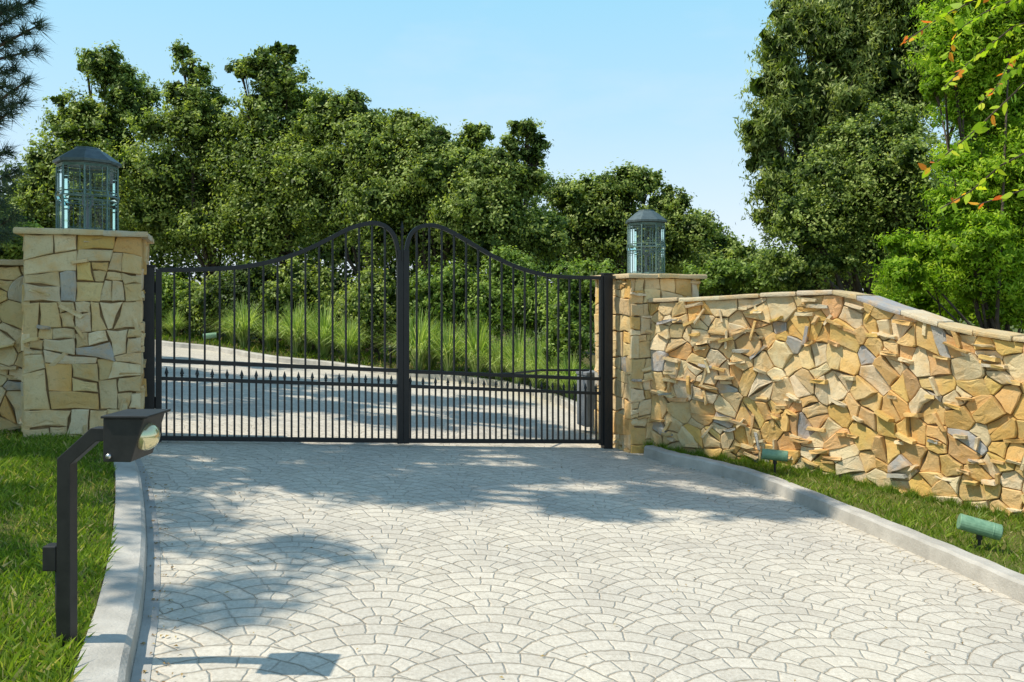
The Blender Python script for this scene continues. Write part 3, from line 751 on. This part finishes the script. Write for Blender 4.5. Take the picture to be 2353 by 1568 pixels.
# ---------------------------------------------------------------- foliage
def unit(v): return v/np.maximum(np.linalg.norm(v,axis=1,keepdims=True),1e-6)
def enrich(blobs,kids=5):
    out=[list(b) for b in blobs]
    for b in blobs:
        for _ in range(kids):
            d=rng.normal(size=3); d/=np.linalg.norm(d); d[2]=abs(d[2])*.9 if rng.random()<.65 else d[2]
            k=rng.uniform(.28,.5)
            out.append([b[0]+d[0]*b[3]*.85,b[1]+d[1]*b[4]*.85,b[2]+d[2]*b[5]*.88,b[3]*k*rng.uniform(.8,1.3),b[4]*k,b[5]*k*rng.uniform(.8,1.3)])
    return out
def leaves_for(blobs,n,size,aspect=0.5,droop=0.0,clump=0.26,inner=.12,crmax=9):
    B=np.array(blobs); vol=(B[:,3]*B[:,5]+0.3*B[:,4]*B[:,5])
    w=vol/vol.sum(); per=42; nc=max(6,n//per)
    bi=rng.choice(len(B),nc,p=w); d=unit(rng.normal(size=(nc,3)))
    r=0.42+0.66*rng.random(nc)**0.75
    cc=B[bi,:3]+d*B[bi,3:6]*r[:,None]
    cr=np.minimum(B[bi,3:6].mean(1)*clump,crmax)*rng.uniform(.4,1.3,nc)
    cr=np.maximum(cr,size*1.2)
    tone=rng.normal(0,0.18,nc)
    ci=np.repeat(np.arange(nc),per); m=len(ci)
    sd=unit(d+rng.normal(size=(nc,3))*.8+np.array([0,0,.45]))
    off=rng.normal(size=(m,3))*0.5; ln=np.linalg.norm(off,axis=1,keepdims=True); off=off/np.maximum(ln,1e-6)*np.minimum(ln,1.6)
    off[:,2]*=0.75
    off+=sd[ci]*rng.normal(0,.7,(m,1))
    P=cc[ci]+off*cr[ci,None]
    out=unit(off+d[ci]*0.6+rng.normal(size=(m,3))*0.7+np.array([-.15,-.05,0.45]))
    a=rng.normal(size=(m,3)); a[:,2]-=droop*2.2
    a=unit(a-out*(a*out).sum(1,keepdims=True)*(1-min(droop,.8)))
    bb=unit(np.cross(out,a)); s=size*rng.uniform(.55,1.4,m)
    V=np.zeros((m,4,3)); l=a*(s*.5)[:,None]; wv=bb*(s*.5*aspect)[:,None]
    V[:,0]=P-l; V[:,1]=P+wv-l*.1; V[:,2]=P+l; V[:,3]=P-wv-l*.1
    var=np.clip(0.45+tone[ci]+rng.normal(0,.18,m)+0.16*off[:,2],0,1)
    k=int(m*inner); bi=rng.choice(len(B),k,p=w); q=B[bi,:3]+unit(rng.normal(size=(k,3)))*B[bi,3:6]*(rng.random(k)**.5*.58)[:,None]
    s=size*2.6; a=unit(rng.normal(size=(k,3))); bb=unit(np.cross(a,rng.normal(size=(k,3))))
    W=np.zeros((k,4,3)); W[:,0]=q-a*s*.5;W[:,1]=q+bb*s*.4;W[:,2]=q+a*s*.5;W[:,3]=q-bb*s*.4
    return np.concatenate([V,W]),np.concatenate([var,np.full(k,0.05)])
def tree(name,basex,D,pxblobs,n,size,mat,label,cat='tree',trunk=0.22,aspect=.5,droop=0,clump=.26,world=False,limbs=True,hh=0.1,kids=6,inner=.12,crmax=9):
    blobs=[]
    if world: blobs=[list(q) for q in pxblobs]; bxx=basex
    else:
        s=F/D; bxx=(basex-CX)/s
        for (px,py,rx,ry,*dd) in pxblobs:
            d=D+(dd[0] if dd else random.uniform(-.8,.8)*min(rx,ry)/s*.8); c=site(px,py,d); a=rx/F*d; bz=ry/F*d
            blobs.append([c.x,c.y,c.z,a,(a+bz)*.5,bz])
    bz=float(g(bxx,D))+hh-0.05
    e=empty(name,(bxx,D,bz),label,cat)
    mb=MB(); base=Vector((bxx,D,bz)); zc=np.mean([q[2] for q in blobs]); fork=base+Vector((random.uniform(-.3,.3),0,max(0.25*(zc-bz),.4)))
    mb.tube([base-Z*.1,base+Z*.25,base.lerp(fork,.6)+Vector((.05,0,0)),fork],[trunk*1.5,trunk*1.1,trunk*.95,trunk*.85],9)
    for q in blobs:
        c=Vector(q[:3]); mid=fork.lerp(c,.5)+Vector((random.uniform(-.3,.3),random.uniform(-.3,.3),-.15*(c-fork).length*.5)); r=trunk*random.uniform(.3,.5)
        mb.tube([fork-Z*.1,fork.lerp(mid,.5)+Vector((random.uniform(-.1,.1),0,0)),mid,c],[r,r*.8,r*.6,r*.25],7)
        for _ in range(4 if limbs else 1):
            d=Vector((random.uniform(-1,1)*q[3],random.uniform(-1,1)*q[4],random.uniform(-.2,1)*q[5]))*.8
            mb.tube([mid.lerp(c,random.uniform(.3,.9)),c+d*.5+Vector((0,0,random.uniform(-.1,.2))),c+d],[r*.35,r*.22,r*.06],5)
    mb.obj('trunk',M['bark'],e,True)
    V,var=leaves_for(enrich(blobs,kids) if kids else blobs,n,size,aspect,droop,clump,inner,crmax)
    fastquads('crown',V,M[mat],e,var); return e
ol='coast live oak with dense rounded green crown'
tree('oak_tree',250,30,[(240,165,45,50),(200,150,30,22),(285,200,55,45),(180,270,65,55),(310,250,60,60),(230,330,140,70),(230,440,150,100),(120,400,60,75),(100,520,90,100)],50000,.125,'oak',ol+' and ragged top',crmax=.6)
tree('oak_tree',470,28,[(415,125,22,26),(445,170,50,30),(440,230,65,50),(440,310,100,80),(380,410,110,100),(530,400,110,110),(450,520,150,90)],50000,.12,'oak',ol,crmax=.6)
tree('oak_tree',650,27,[(655,120,30,22),(610,150,55,30),(640,190,70,38),(555,165,35,22),(610,240,85,40),(620,310,115,65),(700,260,70,50),(640,420,150,110),(600,540,150,80)],54000,.12,'oak','coast live oak with upper clusters standing clear of its crown',crmax=.6)
tree('oak_tree',850,25,[(810,250,50,40),(760,290,75,60),(850,310,80,50),(860,360,100,80),(780,450,130,100),(880,500,120,100)],50000,.11,'oak',ol,crmax=.55)
tree('oak_tree',1010,24,[(925,290,45,30),(960,310,60,35),(985,340,60,45),(1090,310,34,24),(1060,350,70,35),(1050,390,80,60),(970,430,120,90),(1010,540,150,80)],50000,.105,'oak',ol,crmax=.5)
tree('oak_tree',1150,22.5,[(1210,298,36,24),(1235,330,24,20),(1225,362,30,22),(1180,335,24,24),(1150,370,45,35),(1140,410,75,45),(1190,430,65,50),(1120,500,110,80),(1220,540,80,60)],42000,.10,'oak','coast live oak with loose leaf clusters at its crown edge',crmax=.5)
tree('oak_tree',1420,27,[(1300,450,75,45),(1430,440,80,50),(1450,405,28,20),(1480,430,40,30),(1535,470,45,40),(1400,540,140,80),(1530,560,90,80)],44000,.12,'oak',ol,crmax=.55)
tree('oak_tree',1640,30,[(1590,530,50,40),(1640,560,50,45),(1700,590,60,38),(1770,610,70,40),(1840,620,70,50),(1590,630,100,60),(1720,660,120,40)],32000,.14,'oak','low spreading oak beyond the garden wall',crmax=.55)
bl=[]
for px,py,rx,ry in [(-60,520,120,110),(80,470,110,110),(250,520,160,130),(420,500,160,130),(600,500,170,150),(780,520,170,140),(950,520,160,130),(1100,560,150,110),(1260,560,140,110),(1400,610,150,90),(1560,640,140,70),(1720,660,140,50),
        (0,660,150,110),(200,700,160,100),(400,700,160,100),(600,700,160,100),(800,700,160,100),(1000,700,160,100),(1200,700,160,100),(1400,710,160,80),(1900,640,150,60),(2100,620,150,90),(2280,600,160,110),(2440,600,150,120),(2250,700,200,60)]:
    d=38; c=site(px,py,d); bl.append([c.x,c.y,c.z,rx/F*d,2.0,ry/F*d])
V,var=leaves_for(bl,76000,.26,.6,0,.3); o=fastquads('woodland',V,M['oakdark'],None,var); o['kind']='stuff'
def shrub(px,D,pxb,n,size,mat,label,**k): return tree('shrub',px,D,pxb,n,size,mat,label,'shrub',trunk=.06,limbs=False,**k)
shrub(400,25.5,[(385,700,60,70),(430,725,60,55)],10000,.11,'shrub','bushy green shrub beside the rear driveway')
shrub(500,25,[(500,700,60,70),(540,740,50,40)],9000,.11,'oak','rounded green shrub under the oaks')
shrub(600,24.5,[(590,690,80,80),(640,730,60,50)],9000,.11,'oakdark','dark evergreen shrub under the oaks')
shrub(720,23.5,[(700,690,80,80),(770,725,70,55)],10000,.11,'oak','rounded green shrub under the oaks')
shrub(870,21.8,[(850,700,70,80),(905,745,55,55)],10000,.10,'oak','leafy shrub between ornamental grasses')
shrub(1040,20.8,[(1030,680,90,70),(990,730,60,50),(1070,740,50,50)],12000,.095,'shrub','leafy light green shrub behind ornamental grass')
shrub(1180,19,[(1180,650,80,70),(1130,710,60,60),(1230,720,70,60)],13000,.085,'shrub','tall leafy light green shrub behind the gate')
shrub(1330,16,[(1320,690,80,90),(1370,660,60,60),(1300,780,60,60)],14000,.07,'shrub','yellowish green shrub close behind the gate post')
shrub(20,13,[(10,560,60,60),(60,590,50,50)],7000,.08,'shrub','bright shrub showing above the wall')
shrub(1700,16,[(1640,640,70,35),(1760,640,80,40)],9000,.08,'shrub','low shrub showing over the wall coping')
shrub(2200,12.5,[(2120,680,90,60),(2250,690,110,60),(2370,690,110,70)],15000,.07,'bright','bright green shrub filling the ground behind the wall')
tree('eucalyptus_tree',2020,20,[(1845,40,75,80),(1790,120,50,70),(1800,230,80,80),(1765,300,45,50),(1755,350,40,50),(1775,430,55,70),(1800,510,60,60),(1940,110,130,120),(1920,270,130,110),(1880,400,120,110),(2080,180,150,150),(2060,30,150,120),(1930,-60,120,80),(2250,100,160,180)],120000,.135,'euc','tall eucalyptus with drooping olive foliage behind the wall',trunk=.3,aspect=.28,droop=.55,clump=.22,kids=8,crmax=.42)
tree('oak_tree',2020,15,[(1960,330,70,50),(2060,300,100,60),(1920,420,100,80),(2060,420,130,110),(1880,530,110,80),(2010,560,150,100),(2150,540,130,130),(1850,620,100,45)],70000,.065,'oak','broad grey-green oak spreading over the wall',aspect=.55,crmax=.25)
tree('pepper_tree',2330,10.5,[(2240,560,90,70),(2140,580,90,35),(2060,560,50,18),(2100,640,90,40),(2310,450,90,90),(2260,660,110,60),(2340,600,90,100),(2320,300,90,100),(2250,380,80,60),(2270,160,100,80),(2190,110,80,70),(2230,250,85,60),(2150,200,50,30),(2320,60,110,90),(2210,30,100,70),(2330,720,80,40),(2200,470,70,50),(2390,160,80,130),(2390,400,80,130)],135000,.06,'bright','bright green feathery tree leaning over the garden wall',trunk=.07,aspect=.32,droop=.25,clump=.27,crmax=.24,kids=6)
tx,ty=5.6,6.3; e=empty('plum_tree',(tx,ty,float(g(tx,ty))+.05),'young tree reaching yellow-green and red leaves over the wall','tree')
mb=MB(); base=Vector(e.location); fork=base+Vector((-.2,-.3,2.3)); mb.tube([base-Z*.1,base+Vector((.03,0,1.2)),fork],[.09,.07,.055],8)
tw=[[(2420,120),(2330,215),(2240,300),(2180,350),(2125,395)],[(2420,-60),(2300,-30),(2160,40),(2080,95)],[(2400,330),(2300,380),(2230,440),(2160,480)],[(2410,40),(2330,60),(2230,140),(2170,200)],[(2400,420),(2340,440),(2250,470)],[(2420,0),(2350,-10),(2260,30),(2200,70),(2170,150)],[(2420,150),(2360,140),(2300,190),(2250,240)],[(2430,90),(2370,100),(2320,140),(2290,200)]]
LV=[];LVv=[]
for ti,t in enumerate(tw):
    Dt=4.4+0.22*ti; pts=[site(a,c,Dt+.12*i*(-1)**i) for i,(a,c) in enumerate(t)]
    start=fork.lerp(pts[0],.5)+Vector((0,0,.25)); allp=[fork,start]+pts
    mb.tube(allp,[.035,.02]+[.006-.0009*i for i in range(len(pts))],6)
    for i in range(len(pts)-1):
        nL=8 if ti in(0,2,4) else 14
        for k in range(nL):
            p=pts[i].lerp(pts[i+1],(k+random.random())/nL)
            d=(pts[i+1]-pts[i]).normalized(); side=Vector((random.uniform(-1,1),random.uniform(-1,1),random.uniform(-1.1,.5))).normalized()
            ax=(d*.7+side*.8).normalized(); nr=ax.cross(Vector((random.uniform(-1,1),random.uniform(-1,1),random.uniform(-1,1)))).normalized(); wd_=ax.cross(nr)
            l=random.uniform(.045,.09); w=l*.25; tip=(i>=len(pts)-2)
            LV.append([p,p+ax*l*.3+wd_*w,p+ax*l*.65+wd_*w*.85,p+ax*l+nr*l*.1,p+ax*l*.65-wd_*w*.85,p+ax*l*.3-wd_*w])
            LVv.append(random.uniform(.85,1) if (tip and random.random()<.3) or random.random()<.03 else random.uniform(.1,.72))
mb.obj('trunk',M['bark'],e,True)
fastquads('crown',np.array([[list(v) for v in q] for q in LV]),M['yellow'],e,np.array(LVv),k=6)
# pine
px0=(-190-CX)/F*12; e=empty('pine_tree',(px0,12,float(g(px0,12))+.1),'tall pine with dark needle tufts at the edge of the lawn','tree')
mb=MB(); base=Vector(e.location); top=base+Z*12; mb.tube([base-Z*.2,base+Z*.3,base+Z*6+Vector((.1,0,0)),top],[.32,.25,.18,.05],10)
tips=[]
for (a,c) in [(70,5),(85,60),(80,115),(40,35),(55,190),(30,160),(10,100),(50,235),(20,260),(5,200),(35,395),(15,350),(0,440),(30,500),(10,540),(-20,60),(-30,300),(-20,0),(0,470),(20,20)]:
    tips.append(site(a,c,12+random.uniform(-1,1)))
for _ in range(110):
    z=random.uniform(4.5,12); a=random.uniform(0,6.28); r=random.uniform(.8,2.8)*(1.15-z/16)
    q=Vector((px0+r*math.cos(a),12+r*math.sin(a),z))
    if CX+q.x/q.y*F>-10: q.x-=1.4
    tips.append(q)
NV=[]
for tp in tips:
    att=Vector((px0,12,min(tp.z-.3*(Vector((tp.x-px0,tp.y-12,0)).length),12))); mid=att.lerp(tp,.6)-Z*.12
    mb.tube([att,mid,tp],[.05,.03,.012],5)
    for f in (1.0,.86,.7):
        c=mid.lerp(tp,(f-.5)*2) if f>.5 else mid
        n=110; d=rng.normal(size=(n,3)); ax=np.array((tp-mid).normalized()); d=unit(unit(d)+ax*.75+np.array([0,0,.2])); L=rng.uniform(.16,.30,n)
        c0=np.array(c)+rng.normal(size=(n,3))*.035; sd=unit(np.cross(d,rng.normal(size=(n,3))))*.006
        V=np.zeros((n,3,3)); V[:,0]=c0-sd;V[:,1]=c0+sd;V[:,2]=c0+d*L[:,None]; V[:,2,2]-=L*.15; NV.append(V)
mb.obj('trunk',M['bark'],e,True); NV=np.concatenate(NV); fastquads('crown',NV,M['pine'],e,rng.random(len(NV)),k=3)
# shade trees: crowns placed by the ground spot they shade
def sh(Xs,Ys,z,r,rz=None): 
    h=z-float(g(Xs,Ys)); return (Xs-.61*h,Ys-.165*h,z,r,r*.85,rz or r*.7)
tree('oak_tree',-8.2,6.6,[sh(-2.6,8.2,6.6,.85),sh(-1.8,7.2,7.0,.8),sh(-1.2,8.7,7.6,.85),sh(-.8,7.0,7.4,.7),sh(-.1,8.0,7.8,.85),sh(.6,6.9,7.4,.55),sh(1.0,8.6,8.2,.8),sh(1.7,7.5,8.0,.7),sh(2.4,8.7,8.6,.7),sh(2.6,7.4,8.6,.45),sh(1.9,9.6,8.8,.7),sh(.5,9.4,8.6,.7),sh(-3.0,6.7,6.0,.7),sh(-3.9,7.3,6.2,.8)],34000,.10,'oak','oak overhanging the lawn and shading the drive',world=True,trunk=.28,clump=.34,kids=3,inner=.3)
tree('oak_tree',-6.6,3.9,[sh(-1.45,4.25,6.6,.42,.25),sh(-1.9,5.0,6.8,.45,.25),sh(-2.4,5.8,7.0,.5,.3),sh(-1.3,5.1,7.2,.35,.2),sh(-3.6,5.2,6.6,.6,.3),sh(-3.0,4.2,6.2,.4,.25)],5200,.10,'oak','slender oak with thin foliage dappling the lawn edge',world=True,trunk=.12,clump=.7,kids=2,inner=.0)
tree('oak_tree',-11.5,14,[sh(-4.2,11.0,9.6,1.0),sh(-3.0,12.0,10.2,1.0),sh(-1.6,11.2,10.4,.9),sh(-.3,12.2,10.8,.9),sh(.6,11.2,11,.7),sh(-5.4,12.8,9.8,1.1),sh(-2.2,14.0,11.0,1.1),sh(-.6,14.6,11.4,.9),sh(-4.5,15.2,11.0,1.2),sh(-6.8,15.6,10.4,1.2),sh(-3,17,11.8,1.0),sh(-6,18.5,11.8,1.1),sh(-8.2,18,11,1.2)],26000,.13,'oak','oak behind the boundary wall shading the rear drive',world=True,trunk=.28,clump=.34,kids=3,inner=.3)
# ornamental grasses
def tuft_mesh(seed):
    r=np.random.default_rng(seed); n=620; a=r.uniform(0,2*np.pi,n); L=r.uniform(.75,1.3,n); sp=r.uniform(.1,1.0,n)
    base=np.stack([np.cos(a),np.sin(a),np.zeros(n)],1); K=6; V=np.zeros((n,2*K,3)); sd=np.stack([-np.sin(a),np.cos(a),np.zeros(n)],1)
    for k in range(K):
        t=k/(K-1); rad=.05+sp*L*(t**1.5)*.75; z=L*(t-.62*sp*t**3.0)
        c=base*rad[:,None]; c[:,2]=z; w=(.010*(1-t*.8))
        V[:,2*k]=c-sd*w;V[:,2*k+1]=c+sd*w
    fs=[[2*k,2*k+1,2*k+3,2*k+2] for k in range(K-1)]
    return V,fs,np.clip(r.normal(.55,.28,n),0,1)
meshes=[]
cnt=0
pos=[(560,22.6,1.25),(620,22.4,1.0),(680,21.4,1.25),(745,20.9,1.3),(800,20.4,1.05),(535,23.8,1.0),(960,19.1,1.35),(1030,18.8,1.15),(1095,18.5,1.3),(1145,18.2,.95),(1190,17.6,1.1),(1232,16.8,.95),(1275,15.9,.95),(1308,15.2,.8),(1100,19.6,1.1),(990,20,1.2),(1250,17.8,1.1),(700,22.6,1.2),(400,24.5,.8)]
for (px,D,s) in pos:
    x=(px-CX)/F*D; z=float(g(x,D))+.1
    e=empty('ornamental_grass',(x,D,z),'arching clump of green fountain grass behind the driveway kerb','ornamental grass','fountain grass clumps along the rear kerb')
    if len(meshes)<4:
        V,fs,var=tuft_mesh(50+len(meshes)); o=fastquads('blade',V,M['fgrass'],None,var,k=12,faces=fs); meshes.append(o.data); o.parent=e
    else:
        o=bpy.data.objects.new('blade',meshes[cnt%4]); COL.objects.link(o); o.parent=e
    e.scale=(s*1.1,s*1.1,s*1.05); e.rotation_euler=(0,0,cnt*1.3); cnt+=1
print('done',len(COL.objects))
